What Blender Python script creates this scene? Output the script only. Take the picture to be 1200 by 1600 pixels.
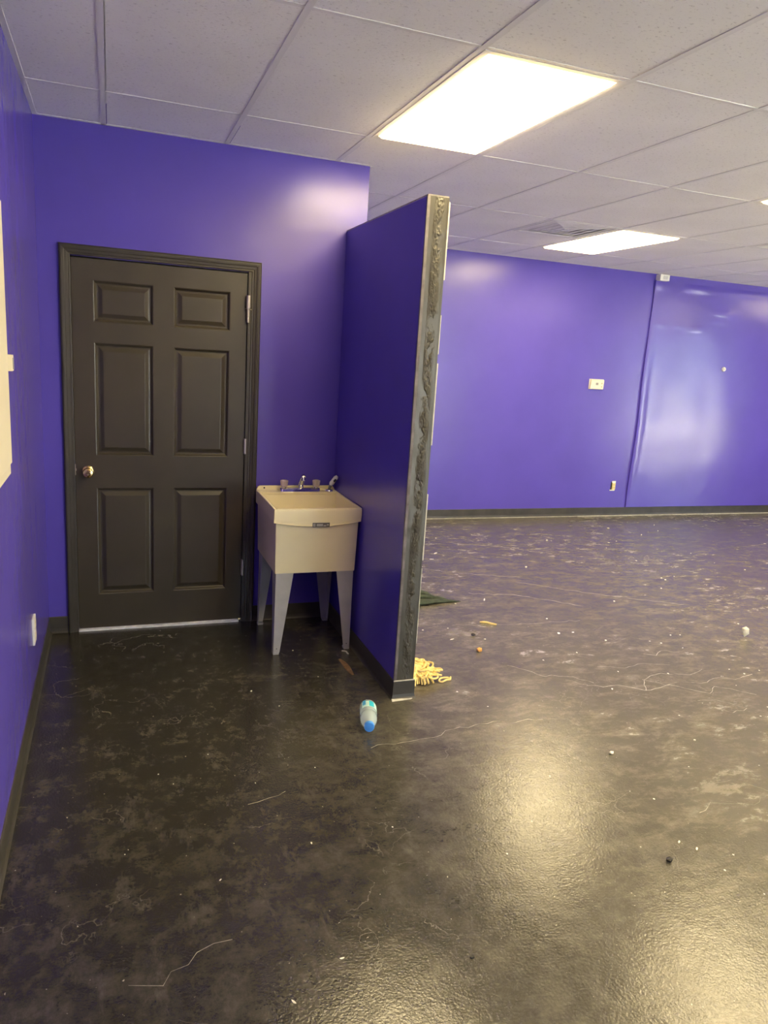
import bpy, bmesh, math, random
from mathutils import Vector, Matrix, noise
random.seed(7)
sc = bpy.context.scene
for o in list(bpy.data.objects): bpy.data.objects.remove(o)
COL = sc.collection

# ------------------------------------------------------------------ camera, world, exposure
H = 2.682            # ceiling height
XL = -0.345          # left wall face
YB = 4.291           # wall with the door
YF = 6.895           # far wall
XR, YR = 9.4, -3.0  # right (street) wall and wall behind the camera
PX0, PX1, PY, PH = 1.274, 1.375, 3.0995, 2.3174   # partition
cam_d = bpy.data.cameras.new('camera'); cam = bpy.data.objects.new('camera', cam_d); COL.objects.link(cam)
cam_d.sensor_fit = 'VERTICAL'; cam_d.sensor_height = 36.0; cam_d.lens = 1154.5/1600*36.0
cam_d.clip_start = 0.02; cam_d.clip_end = 200
yaw, pit, rol = 0.3593, -0.2095, 0.0635
cy_, sy_, cp_, sp_ = math.cos(yaw), math.sin(yaw), math.cos(pit), math.sin(pit)
fw = Vector((sy_*cp_, cy_*cp_, sp_)); rt = Vector((cy_, -sy_, 0)); up = rt.cross(fw)
r2 = rt*math.cos(rol) + up*math.sin(rol); u2 = up*math.cos(rol) - rt*math.sin(rol)
cam.matrix_world = Matrix(((r2.x,u2.x,-fw.x,0),(r2.y,u2.y,-fw.y,0),(r2.z,u2.z,-fw.z,1.6442),(0,0,0,1)))
sc.camera = cam
wd = bpy.data.worlds.new('daylight'); sc.world = wd; wd.use_nodes = True
bg = wd.node_tree.nodes['Background']; bg.inputs[0].default_value = (0.68, 0.83, 1.0, 1); bg.inputs[1].default_value = 2.5
sc.view_settings.view_transform = 'Standard'; sc.view_settings.look = 'None'
sc.view_settings.gamma = 1.0; sc.view_settings.use_curve_mapping = False
sc.view_settings.exposure = 1.95
sun_d = bpy.data.lights.new('sun', 'SUN'); sun = bpy.data.objects.new('sun', sun_d); COL.objects.link(sun)
sun_d.energy = 76.0; sun_d.angle = .0093; sun_d.color = (1, .87, .66)
sun.rotation_euler = Vector((.48, -.48, -.73)).to_track_quat('-Z', 'Y').to_euler()     # high sun from behind the building: lights the pavement, not the room
LAMP = 9.0           # radiance of the ceiling lamps

# ------------------------------------------------------------------ materials
MATS = {}
class NT:
    def __init__(s, name):
        s.m = bpy.data.materials.new(name); s.m.use_nodes = True; s.t = s.m.node_tree; s.n = s.t.nodes; s.n.clear()
        s.out = s.n.new('ShaderNodeOutputMaterial'); s.b = s.n.new('ShaderNodeBsdfPrincipled')
        s.t.links.new(s.b.outputs[0], s.out.inputs[0])
    def add(s, typ, **kw):
        n = s.n.new(typ)
        for k, v in kw.items():
            if k.startswith('_'): setattr(n, k[1:], v)
            else: n.inputs[k.replace('__', ' ')].default_value = v
        return n
    def link(s, a, b): s.t.links.new(a, b)
    def coord(s, scale=(1,1,1), rot=(0,0,0), kind='Object'):
        c = s.n.new('ShaderNodeTexCoord'); m = s.n.new('ShaderNodeMapping')
        m.inputs['Scale'].default_value = scale; m.inputs['Rotation'].default_value = rot
        s.link(c.outputs[kind], m.inputs[0]); return m.outputs[0]
    def noise(s, vec, scale, detail=4, rough=.5, dist=0):
        n = s.add('ShaderNodeTexNoise', Scale=scale, Detail=detail, Roughness=rough, Distortion=dist); s.link(vec, n.inputs['Vector']); return n.outputs[0]
    def ramp(s, fac, stops):
        r = s.n.new('ShaderNodeValToRGB'); e = r.color_ramp.elements
        while len(e) < len(stops): e.new(0.5)
        for el, (p, c) in zip(e, stops): el.position = p; el.color = c if len(c) == 4 else (*c, 1)
        s.link(fac, r.inputs[0]); return r.outputs[0]
    def mix(s, fac, a, b, mode='MIX'):
        n = s.n.new('ShaderNodeMix'); n.data_type = 'RGBA'; n.blend_type = mode
        for sock, v in ((n.inputs[0], fac), (n.inputs[6], a), (n.inputs[7], b)):
            if hasattr(v, 'links') or hasattr(v, 'is_linked'): s.link(v, sock)
            elif isinstance(v, (int, float)): sock.default_value = v
            else: sock.default_value = (*v, 1) if len(v) == 3 else v
        return n.outputs[2]
    def math(s, op, a, b=0.0, clamp=False):
        n = s.n.new('ShaderNodeMath'); n.operation = op; n.use_clamp = clamp
        for sock, v in ((n.inputs[0], a), (n.inputs[1], b)):
            if isinstance(v, (int, float)): sock.default_value = v
            else: s.link(v, sock)
        return n.outputs[0]
    def bump(s, h, strength=.2, dist=.002, prev=None):
        n = s.add('ShaderNodeBump', Strength=strength, Distance=dist); s.link(h, n.inputs['Height'])
        if prev is not None: s.link(prev, n.inputs['Normal'])
        return n.outputs[0]
def simple(name, col, rough=.5, metal=0, var=0.0, nscale=20, bump=0, bscale=200, bdist=.001, spec=.5):
    if name in MATS: return MATS[name]
    t = NT(name); b = t.b
    b.inputs['Roughness'].default_value = rough; b.inputs['Metallic'].default_value = metal
    b.inputs['Specular IOR Level'].default_value = spec
    v = t.coord()
    if var:
        f = t.noise(v, nscale, 5)
        c = t.ramp(f, [(.3, tuple(max(0, x*(1-var)) for x in col)), (.7, tuple(min(1, x*(1+var)) for x in col))]); t.link(c, b.inputs['Base Color'])
    else: b.inputs['Base Color'].default_value = (*col, 1)
    if bump: t.link(t.bump(t.noise(v, bscale, 3), bump, bdist), b.inputs['Normal'])
    MATS[name] = t.m; return t.m

def wall_paint(name, col, rough, streak, bdist, lump=0.0):
    t = NT(name); b = t.b; v = t.coord()
    f = t.noise(v, 1.7, 4, .55)
    c = t.ramp(f, [(.25, tuple(x*.93 for x in col)), (.75, tuple(min(1, x*1.07) for x in col))])
    sc_ = t.noise(t.coord((1,1,1)), 55, 6, .75)       # tiny scuffs
    c = t.mix(t.ramp(sc_, [(.74, (0,0,0)), (.78, (1,1,1))]), c, tuple(min(1, x*1.5+.03) for x in col))
    t.link(c, b.inputs['Base Color']); b.inputs['Roughness'].default_value = rough
    h1 = t.noise(t.coord(streak), 60, 4, .6); h2 = t.noise(v, 3.0, 2)
    n1 = t.bump(h1, .35, bdist); n2 = t.bump(h2, .3, .012 + lump, n1)
    t.link(n2, b.inputs['Normal']); MATS[name] = t.m; return t.m

PURPLE = (0.099, 0.071, 0.425)
M_wall = wall_paint('purple_wall_paint', PURPLE, .26, (.8,.8,1.6), .0006)
M_wall_panel = wall_paint('purple_panel_paint', PURPLE, .23, (1,1,1), .0004, 0)

def m_floor():
    t = NT('black_painted_concrete'); b = t.b; v = t.coord()
    big = t.noise(v, .8, 5, .6)
    fine = t.noise(v, 9.0, 10, .78, .1)
    str_ = t.noise(t.coord((1,1.9,1), (0,0,.35)), 5.0, 12, .80, .2)
    str2 = t.noise(t.coord((2.2,1,1), (0,0,.2)), 4.0, 12, .78, .2)
    c = t.ramp(fine, [(.34, (.012,.011,.0085)), (.50, (.024,.022,.0165)), (.68, (.060,.055,.041))])
    wear = t.ramp(str_, [(.48, (0,0,0)), (.72, (1,1,1))])
    sxyz = t.n.new('ShaderNodeSeparateXYZ'); t.link(v, sxyz.inputs[0])
    worn_lit = t.ramp(t.math('ADD', t.math('MULTIPLY', sxyz.outputs[0], .22), t.math('MULTIPLY', big, .5)), [(.36, (.04,.04,.04)), (.80, (1,1,1))])  # wear on the open side, plus lamp and daylight brightness painted in
    region = t.mix(1.0, worn_lit, t.ramp(big, [(.36, (.45,.45,.45)), (.60, (1,1,1))]), 'MULTIPLY')
    c = t.mix(t.math('MULTIPLY', worn_lit, .6), c, (.165,.152,.112))
    c = t.mix(t.math('MULTIPLY', wear, region), c, (.29,.265,.20))
    wear2 = t.ramp(str2, [(.54, (0,0,0)), (.74, (1,1,1))])
    c = t.mix(t.math('MULTIPLY', wear2, .35), c, (.20,.18,.155))
    # fine wandering scratches
    vo = t.add('ShaderNodeTexVoronoi', Scale=2.3); vo.feature = 'DISTANCE_TO_EDGE'
    dn = t.n.new('ShaderNodeTexNoise'); dn.inputs['Scale'].default_value = 2.6; dn.inputs['Detail'].default_value = 6
    t.link(v, dn.inputs['Vector'])
    va = t.n.new('ShaderNodeVectorMath'); va.operation = 'SCALE'; va.inputs[3].default_value = 1.1; t.link(dn.outputs[1], va.inputs[0])
    vb = t.n.new('ShaderNodeVectorMath'); t.link(v, vb.inputs[0]); t.link(va.outputs[0], vb.inputs[1]); t.link(vb.outputs[0], vo.inputs['Vector'])
    line = t.ramp(vo.outputs[0], [(.0, (1,1,1)), (.007, (0,0,0))])
    lm = t.ramp(t.noise(v, 1.9, 3), [(.55, (0,0,0)), (.62, (.5,.5,.5))])
    c = t.mix(t.math('MULTIPLY', line, lm), c, (.30,.28,.24))
    # specks of dust
    sp = t.noise(v, 75, 2, .5); c = t.mix(t.ramp(sp, [(.735, (0,0,0)), (.77, (.8,.8,.8))]), c, (.45,.42,.35))
    t.link(c, b.inputs['Base Color'])
    r = t.ramp(t.noise(v, 5, 6, .65), [(.3, (.13,.13,.13)), (.7, (.21,.21,.21))])
    r = t.mix(t.math('MULTIPLY', region, t.math('ADD', t.math('MULTIPLY', wear, .5), .25)), r, (.42,.42,.42))
    t.link(r, b.inputs['Roughness']); b.inputs['Specular IOR Level'].default_value = .62
    n = t.bump(t.noise(v, 120, 3, .55), .55, .0016); n = t.bump(t.noise(v, 14, 4, .6), .35, .003, n)
    t.link(n, b.inputs['Normal']); MATS['floor'] = t.m; return t.m
M_floor = m_floor()

def m_tile():
    t = NT('acoustic_tile'); b = t.b; v = t.coord()
    f = t.noise(t.coord((1,1.6,1)), 62, 4, .7, .4)
    holes = t.ramp(f, [(.34, (1,1,1)), (.41, (0,0,0))])
    base = t.ramp(t.noise(v, 2.5, 3), [(.3, (.84,.83,.81)), (.7, (.90,.89,.87))])
    t.link(t.mix(holes, base, (.62,.60,.59)), b.inputs['Base Color']); b.inputs['Roughness'].default_value = .85
    t.link(t.bump(f, .5, .003), b.inputs['Normal']); return t.m
M_tile = m_tile()
M_rail = simple('white_grid_metal', (.78,.77,.755), .7)
M_black = simple('black_satin_paint', (.042,.036,.026), .40, var=.15, nscale=6, bump=.12, bscale=60, bdist=.002)
M_door = simple('black_door_paint', (.050,.041,.026), .36, var=.12, nscale=4, bump=.15, bscale=90, bdist=.0012)
M_base = simple('black_vinyl_base', (.045,.040,.032), .45, var=.3, nscale=9, bump=.1, bscale=40)
M_cap = None
def m_cap():
    t = NT('lumpy_black_paint'); b = t.b; v = t.coord((1,1,.55))
    f = t.noise(v, 120, 5, .65)
    sx = t.n.new('ShaderNodeSeparateXYZ'); t.link(t.coord(), sx.inputs[0])
    mid = t.math('SUBTRACT', 1.0, t.math('MULTIPLY', t.math('ABSOLUTE', t.math('SUBTRACT', sx.outputs[0], PX0+.058)), 38.0), True)
    band = t.math('MULTIPLY', mid, t.ramp(t.noise(t.coord((1,1,.6)), 9, 4, .75), [(.44, (0,0,0)), (.58, (1,1,1))]))
    b.inputs['Base Color'].default_value = (.055,.050,.036,1); b.inputs['Roughness'].default_value = .38
    n = t.bump(t.math('MULTIPLY', f, band), 1.0, .022); t.link(t.bump(t.noise(v, 60, 3), .3, .002, n), b.inputs['Normal']); return t.m
M_cap = m_cap()
M_cream = simple('cream_plastic', (.72,.66,.50), .38, var=.04, nscale=5)
M_tub = simple('ivory_moulded_plastic', (.90,.80,.50), .34, var=.03, nscale=7, bump=.05, bscale=300)
M_leg = simple('grey_painted_steel', (.40,.39,.37), .45, var=.08, nscale=12)
M_white = simple('white_plastic', (.78,.77,.72), .4)
M_chrome = simple('chrome', (.75,.75,.77), .12, 1)
M_steel = simple('brushed_hinge_metal', (.62,.56,.46), .35, .8)
M_brass = simple('brass', (.78,.55,.25), .22, 1, var=.15, nscale=60)
M_dark = simple('dark_plastic', (.02,.02,.02), .4)
M_grey = simple('grey_plastic', (.22,.21,.20), .45)
M_drywall = simple('bare_drywall', (.52,.50,.43), .8, var=.2, nscale=30)
M_bead = simple('scuffed_corner_bead', (.17,.155,.15), .4, var=.35, nscale=25)
M_caulk = simple('pale_floor_caulk', (.46,.44,.38), .7, var=.3, nscale=30)
M_crack = simple('pale_scratch', (.38,.35,.27), .6, var=.5, nscale=40)
M_green = simple('dark_green_cloth', (.036,.050,.030), .9, var=.35, nscale=40, bump=.4, bscale=400, bdist=.002)
M_yarn = simple('yellow_cotton_yarn', (.88,.66,.25), .85, var=.22, nscale=70, bump=.5, bscale=600, bdist=.002)
M_wood = simple('brown_wood', (.23,.13,.06), .6, var=.35, nscale=40)
M_fleck = simple('white_fleck', (.70,.67,.58), .7)
M_yel = simple('yellow_fleck', (.75,.58,.22), .6)
M_orange = simple('orange_crumb', (.62,.30,.06), .6)
M_blk = simple('black_grit', (.008,.008,.008), .6)
M_cap_blue = simple('blue_bottle_cap', (.07,.30,.80), .35)
M_teal = simple('teal_label_print', (.02,.42,.55), .35)
M_label = simple('pale_label_film', (.55,.80,.72), .3)
def m_glass(name, tint, gl=.05, rough=.05):
    t = NT(name); tr = t.n.new('ShaderNodeBsdfTransparent'); tr.inputs[0].default_value = (*tint, 1)
    g = t.n.new('ShaderNodeBsdfGlossy'); g.inputs['Roughness'].default_value = rough
    mx = t.n.new('ShaderNodeMixShader'); mx.inputs[0].default_value = gl; t.link(tr.outputs[0], mx.inputs[1]); t.link(g.outputs[0], mx.inputs[2])
    t.link(mx.outputs[0], t.out.inputs[0]); MATS[name] = t.m; return t.m
M_glass = m_glass('window_glass', (.93,.96,.96))
def m_clear(name, col, alpha, rough=.12):
    t = NT(name); b = t.b; b.inputs['Base Color'].default_value = (*col,1); b.inputs['Roughness'].default_value = rough
    b.inputs['Alpha'].default_value = alpha; MATS[name] = t.m; return t.m
M_pet = m_clear('clear_bottle_plastic', (.74,.90,.88), .38)
M_acryl = m_clear('clear_acrylic', (.72,.60,.55), .62)
def m_lamp(name, c_mid, c_end, k):
    t = NT(name); e = t.n.new('ShaderNodeEmission'); co = t.n.new('ShaderNodeTexCoord'); sx = t.n.new('ShaderNodeSeparateXYZ')
    t.link(co.outputs['Generated'], sx.inputs[0])
    ends = t.math('ABSOLUTE', t.math('SUBTRACT', sx.outputs[1], .5))
    c = t.ramp(ends, [(.40, c_mid), (.5, c_end)])
    t.link(c, e.inputs[0]); e.inputs[1].default_value = k; t.link(e.outputs[0], t.out.inputs[0]); return t.m
M_lamp = m_lamp('lit_acrylic_diffuser', (1,.80,.44), (.75,.52,.21), LAMP)

# ------------------------------------------------------------------ mesh helpers
class MB:
    def __init__(s): s.v = []; s.f = []
    def add(s, vs, fs):
        o = len(s.v); s.v += [tuple(v) for v in vs]; s.f += [tuple(i+o for i in f) for f in fs]; return s
    def box(s, x0, x1, y0, y1, z0, z1):
        return s.add([(x0,y0,z0),(x1,y0,z0),(x1,y1,z0),(x0,y1,z0),(x0,y0,z1),(x1,y0,z1),(x1,y1,z1),(x0,y1,z1)],
                     [(0,3,2,1),(4,5,6,7),(0,1,5,4),(1,2,6,5),(2,3,7,6),(3,0,4,7)])
    def hexa(s, bot, top):   # 4 bottom + 4 top corners, counter-clockwise seen from above
        return s.add(list(bot)+list(top), [(0,3,2,1),(4,5,6,7),(0,1,5,4),(1,2,6,5),(2,3,7,6),(3,0,4,7)])
    def tube(s, pts, r, n=8, closed=False, caps=True):
        P = [Vector(p) for p in pts]; m = len(P); R = r if isinstance(r, (list, tuple)) else [r]*m
        T = [(P[(i+1) % m]-P[i-1] if closed else P[min(i+1, m-1)]-P[max(i-1, 0)]).normalized() for i in range(m)]
        a = T[0].orthogonal().normalized(); rings = []
        for i in range(m):
            a = (a - T[i]*a.dot(T[i])).normalized(); b = T[i].cross(a)
            rings.append([P[i] + (a*math.cos(2*math.pi*k/n) + b*math.sin(2*math.pi*k/n))*R[i] for k in range(n)])
        vs = [v for rg in rings for v in rg]; fs = []
        for i in range(m if closed else m-1):
            j = (i+1) % m
            for k in range(n): fs.append((i*n+k, i*n+(k+1) % n, j*n+(k+1) % n, j*n+k))
        if not closed and caps: fs += [tuple(range(n))[::-1], tuple(range((m-1)*n, m*n))]
        return s.add(vs, fs)
    def lathe(s, prof, n=24, axis='Z', c=(0,0,0)):  # prof: (radius, height)
        vs = []; fs = []
        for r, h in prof:
            for k in range(n):
                a = 2*math.pi*k/n; x, y = r*math.cos(a), r*math.sin(a)
                p = (x, y, h) if axis == 'Z' else ((x, -h, y) if axis == '-Y' else (h, x, y))
                vs.append((p[0]+c[0], p[1]+c[1], p[2]+c[2]))
        for i in range(len(prof)-1):
            for k in range(n): fs.append((i*n+k, i*n+(k+1) % n, (i+1)*n+(k+1) % n, (i+1)*n+k))
        fs += [tuple(range(n))[::-1], tuple(range((len(prof)-1)*n, len(prof)*n))]
        return s.add(vs, fs)
    def grid(s, fn, nu, nv):
        vs = [fn(i/nu, j/nv) for j in range(nv+1) for i in range(nu+1)]
        return s.add(vs, [(j*(nu+1)+i, j*(nu+1)+i+1, (j+1)*(nu+1)+i+1, (j+1)*(nu+1)+i) for j in range(nv) for i in range(nu)])
    def mesh(s, name, mat, smooth=False, bevel=0, seg=2, recalc=True):
        me = bpy.data.meshes.new(name); bm = bmesh.new()
        vv = [bm.verts.new(v) for v in s.v]
        for f in s.f:
            try: bm.faces.new([vv[i] for i in f])
            except ValueError: pass
        if recalc: bmesh.ops.recalc_face_normals(bm, faces=bm.faces)
        if bevel:
            ed = [e for e in bm.edges if len(e.link_faces) == 2 and e.calc_face_angle(0) > .6]
            bmesh.ops.bevel(bm, geom=ed, offset=bevel, segments=seg, affect='EDGES', profile=.6)
        for f in bm.faces: f.smooth = smooth
        bm.to_mesh(me); bm.free(); me.materials.append(mat)
        if smooth: me.set_sharp_from_angle(angle=math.radians(40))
        return me
    def build(s, name, mat, parent=None, loc=(0,0,0), **kw):
        o = bpy.data.objects.new(name, s.mesh(name, mat, **kw)); COL.objects.link(o); o.location = loc
        if parent is not None: o.parent = parent
        return o
def tag(o, label, cat, group=None, kind=None):
    o['label'] = label; o['category'] = cat
    if group: o['group'] = group
    if kind: o['kind'] = kind
    return o
def thing(name, label, cat, loc=(0,0,0), rz=0, group=None):
    o = bpy.data.objects.new(name, None); COL.objects.link(o); o.location = loc; o.rotation_euler.z = rz; o.empty_display_size = .1
    return tag(o, label, cat, group)
def struct(name, mb, mat, label, cat, **kw): return tag(mb.build(name, mat, **kw), label, cat, kind='structure')
def put(name, me, parent, loc):
    o = bpy.data.objects.new(name, me); COL.objects.link(o); o.parent = parent; o.location = loc; return o

# ------------------------------------------------------------------ room shell
floor = struct('floor', MB().box(XL-.2, XR+.2, YR-.2, YF+.2, -.12, 0), M_floor, 'worn glossy black painted concrete floor', 'floor')
T = .12
struct('wall_left', MB().box(XL-T, XL, YR, YB+.12, 0, H+.1), M_wall, 'purple wall carrying the cream electrical panel', 'wall')
# wall with the door opening
DX0, DX1, DZ = -.190, .719, 2.035
OX0, OX1, OZ = DX0-.004, DX1+.004, DZ+.006
XE = 1.3947
wb = MB().box(XL, OX0, YB, YB+T, 0, H+.1).box(OX1, XE, YB, YB+T, 0, H+.1).box(OX0, OX1, YB, YB+T, OZ, H+.1)
struct('wall_back', wb, M_wall, 'purple wall around the black panelled door', 'wall')
wf = struct('wall_far', MB().box(XE, XR, YF, YF+T, 0, H+.1), M_wall, 'long purple wall with the thermostat at the end of the room', 'wall')
struct('wall_closet', MB().box(XE-.1, XE, YB+T, 5.95, 0, H+.1).box(XE-.1, 2.25, 5.95, YF, 0, H+.1), M_wall, 'purple closet wall behind the partition', 'wall')
struct('wall_closet_back', MB().box(XL-T, XE-.1, 5.6, 5.7, 0, H+.1), M_wall, 'closet wall behind the closed black door', 'wall')
VX0, VX1, WZ_ = 3.1, 7.3, 2.40
struct('wall_rear', MB().box(XL-T, VX0, YR-T, YR, 0, H+.1).box(VX1, XR, YR-T, YR, 0, H+.1).box(VX0, VX1, YR-T, YR, WZ_, H+.1), M_wall, 'purple wall around the added shop window facing the thermostat wall', 'wall')
w2 = struct('added_window', MB().box(VX0, VX0+.05, YR-.09, YR-.02, 0, WZ_).box(VX1-.05, VX1, YR-.09, YR-.02, 0, WZ_).box(VX0+.05, VX1-.05, YR-.09, YR-.02, WZ_-.05, WZ_).box(VX0+.05, VX1-.05, YR-.09, YR-.02, 0, .1), M_grey, 'wide added shop window of three panes facing the thermostat wall', 'window')  # unseen window, added to bring daylight to the ceiling and far wall
for x in (4.5, 5.9): MB().box(x-.02, x+.02, YR-.08, YR-.03, .1, WZ_-.05).build('mullion', M_grey, w2)
for x0, x1 in ((VX0+.05, 4.48), (4.52, 5.88), (5.92, VX1-.05)): MB().box(x0, x1, YR-.056, YR-.05, .1, WZ_-.05).build('pane', M_glass, w2)
# street wall with its shop window
WY0, WY1, WZ = 2.05, 3.95, 2.30
struct('wall_right', MB().box(XR, XR+T, YR-T, WY0, 0, H+.1).box(XR, XR+T, WY1, YF+T, 0, H+.1).box(XR, XR+T, WY0, WY1, WZ, H+.1), M_wall, 'purple street wall with the glass shopfront', 'wall')
win = struct('window_1', MB().box(XR+.02, XR+.09, WY0, WY0+.05, .0, WZ).box(XR+.02, XR+.09, WY1-.05, WY1, 0, WZ).box(XR+.02, XR+.09, WY0+.05, WY1-.05, WZ-.05, WZ).box(XR+.02, XR+.09, WY0+.05, WY1-.05, 0, .06), M_grey, 'glass double door front in the side street wall', 'window')
for y in (3.0,): MB().box(XR+.03, XR+.08, y-.02, y+.02, .1, WZ-.05).build('mullion', M_grey, win)
for y0, y1 in ((WY0+.05, 2.98), (3.02, WY1-.05)): MB().box(XR+.05, XR+.056, y0, y1, .1, WZ-.05).build('pane', M_glass, win)
struct('pavement', MB().box(XR+.2, XR+14, -17, 16, -.2, -.05).box(-14, XR+.2, -17, YR-.2, -.2, -.05), simple('outdoor_concrete', (.45,.44,.42), .8, var=.15, nscale=3), 'pale concrete pavement outside the shop windows', 'pavement')

# ------------------------------------------------------------------ ceiling: deck, tiles, grid
ceil = struct('ceiling', MB().box(XL-.2, XR+.2, YR-.2, YF+.2, H+.1, H+.16), M_tile, 'suspended ceiling of white speckled tiles in a metal grid', 'ceiling')
GX0, GY0, GX, GY = 1.200, 2.520, .6096, 1.2192
LIGHTS = {(0,0):'bright fluorescent ceiling panel above the end of the partition', (4,2):'bright ceiling panel beside the square air diffuser',
          (4,0):'bright ceiling panel over the open floor away from the partition', (12,2):'bright ceiling panel near the thermostat wall, deep in the room',
          (4,-2):'bright ceiling panel near the rear wall, over the open floor', (0,-2):'bright ceiling panel near the left wall and rear wall',
          (8,-2):'bright ceiling panel near the rear wall, towards the shopfront', (8,0):'bright ceiling panel in the middle of the open room', (12,0):'bright ceiling panel nearest the glass shopfront'}
VENT, RETURN = (3,2), (6,1)
xs = [GX0 + GX*i for i in range(-2, 14)]; ys = [GY0 + GY*j for j in range(-4, 4)]
xs = [XL] + [x for x in xs if XL+.05 < x < XR-.05] + [XR]; ys = [YR] + [y for y in ys if YR+.05 < y < YF-.05] + [YF]
tile_cache = {}
def tile_mesh(w, d, var):
    k = (round(w,3), round(d,3), var)
    if k not in tile_cache:
        sag = [.0003, .0010, .0020][var]; gl, gr, gf, gb = .0150, .0116, .0150, .0092
        def fn(u, v):
            z = .0015 - sag*math.sin(math.pi*u)*math.sin(math.pi*v)
            return (gl+u*(w-gl-gr), gf-.005+v*(d-gf+.005-gb), z)
        mb = MB().grid(fn, 4, 5)
        tile_cache[k] = mb.mesh('ceiling_tile', M_tile, smooth=True, recalc=False)
        for p in tile_cache[k].polygons: p.flip()
    return tile_cache[k]
for i in range(len(xs)-1):
    for j in range(len(ys)-1):
        ci, cj = round((xs[i]-GX0)/GX) if i else -99, round((ys[j]-GY0)/GY) if j else -99
        if (ci, cj) in LIGHTS: continue
        x, y, w, d = xs[i], ys[j], xs[i+1]-xs[i], ys[j+1]-ys[j]
        if x < XE-.2 and y > YB: continue
        if (ci, cj) == VENT: y += .6096; d -= .6096
        if (ci, cj) == RETURN: d -= .6096
        yy = [(y, d)]
        if y < YB < y+d and x+w < XE+.3: yy = [(y, YB-y)] + ([(YB, y+d-YB)] if x > .9 else [])
        for y_, d_ in yy:
            put('ceiling_tile', tile_mesh(w, d_, random.choice((0,1,1,2))), ceil, (x, y_, H))
RW = .012
def rail(x0, x1, y0, y1, name='grid_rail'):
    MB().box(x0, x1, y0, y1, H-.0008, H+.0012).build(name, M_rail, ceil)
for x in xs[1:-1]:
    y1 = YB if x < XE else YF
    rail(x-RW, x+RW, YR, y1)
for j, y in enumerate(ys[1:-1]):
    for i in range(len(xs)-1):
        if y > YB and xs[i] < XE-.25: continue
        rail(xs[i]+(RW if i else 0), xs[i+1]-RW, y-RW*.8, y+RW*.8, 'cross_rail')
rail(GX0+3*GX+RW, GX0+4*GX-RW, GY0+2*GY+.6096-RW, GY0+2*GY+.6096+RW, 'cross_rail')
rail(GX0+6*GX+RW, GX0+7*GX-RW, GY0+1*GY+.6096-RW, GY0+1*GY+.6096+RW, 'cross_rail')
rail(XL, XL+.022, YR, YB, 'wall_angle'); rail(XL+.022, XE, YB-.022, YB, 'wall_angle'); rail(XE, XR, YF-.022, YF, 'wall_angle'); rail(XE, XE+.022, YB, 5.95, 'wall_angle')

for (ci, cj), lab in LIGHTS.items():
    x0, y0 = GX0+ci*GX, GY0+cj*GY
    t = thing('ceiling_light', lab, 'ceiling light', (x0+GX/2, y0+GY/2, H), 0, 'lit ceiling panels')
    w, d, e = GX/2-RW, GY/2-RW, .026
    fr = MB()
    for a in ((-w,w,-d,-d+e), (-w,w,d-e,d), (-w,-w+e,-d+e,d-e), (w-e,w,-d+e,d-e)): fr.box(a[0],a[1],a[2],a[3],-.002,.05)
    fr.build('frame', M_rail, t)
    a, b_, dr = w-e, d-e, .012
    MB().hexa([(-a+dr,-b_+dr,-dr),(a-dr,-b_+dr,-dr),(a-dr,b_-dr,-dr),(-a+dr,b_-dr,-dr)], [(-a,-b_,.004),(a,-b_,.004),(a,b_,.004),(-a,b_,.004)]).build('diffuser', M_lamp, t)
    MB().box(-w, w, -d, d, .05, .075).build('housing', M_rail, t)
# supply air diffuser
x0, y0 = GX0+3*GX, GY0+2*GY
t = thing('air_diffuser', 'square white air diffuser with nested louvres in the ceiling', 'air vent', (x0+GX/2, y0+GX/2, H))
h = GX/2-RW
def ring(a, za, b, zb, th=.002):
    vs = []
    for r, z in ((a,za),(b,zb),(b,zb+th),(a,za+th)):
        vs += [(-r,-r,z),(r,-r,z),(r,r,z),(-r,r,z)]
    fs = [(i*4+k, i*4+(k+1) % 4, ((i+1) % 4)*4+(k+1) % 4, ((i+1) % 4)*4+k) for i in range(4) for k in range(4)]
    return MB().add(vs, fs)
ring(h, -.003, h-.03, -.003).build('frame', M_rail, t)
for k in range(4):
    a = h-.03-k*.062; ring(a-.002, -.0005, a-.042, -.004).build('louvre', M_rail, t)
MB().box(-.022,.022,-.022,.022,-.004,.0).build('centre_plate', M_rail, t)
MB().box(-h, h, -h, h, .010, .015).build('duct_back', simple('duct_grey', (.55,.54,.53), .7), t)
# return grille
x0, y0 = GX0+6*GX, GY0+GY+.6096
t = thing('return_grille', 'grey slatted return air grille in the ceiling', 'air vent', (x0+GX/2, y0+GX/2, H))
ring(h, -.003, h-.03, -.003).build('frame', M_rail, t)
for k in range(16):
    y = -h+.04+k*(2*h-.08)/15
    MB().hexa([(-h+.03,y,-.002),(h-.03,y,-.002),(h-.03,y+.002,-.002),(-h+.03,y+.002,-.002)], [(-h+.03,y+.016,.02),(h-.03,y+.016,.02),(h-.03,y+.018,.02),(-h+.03,y+.018,.02)]).build('slat', M_rail, t)
MB().box(-h, h, -h, h, .026, .030).build('duct_back', MATS['duct_grey'], t)

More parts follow.
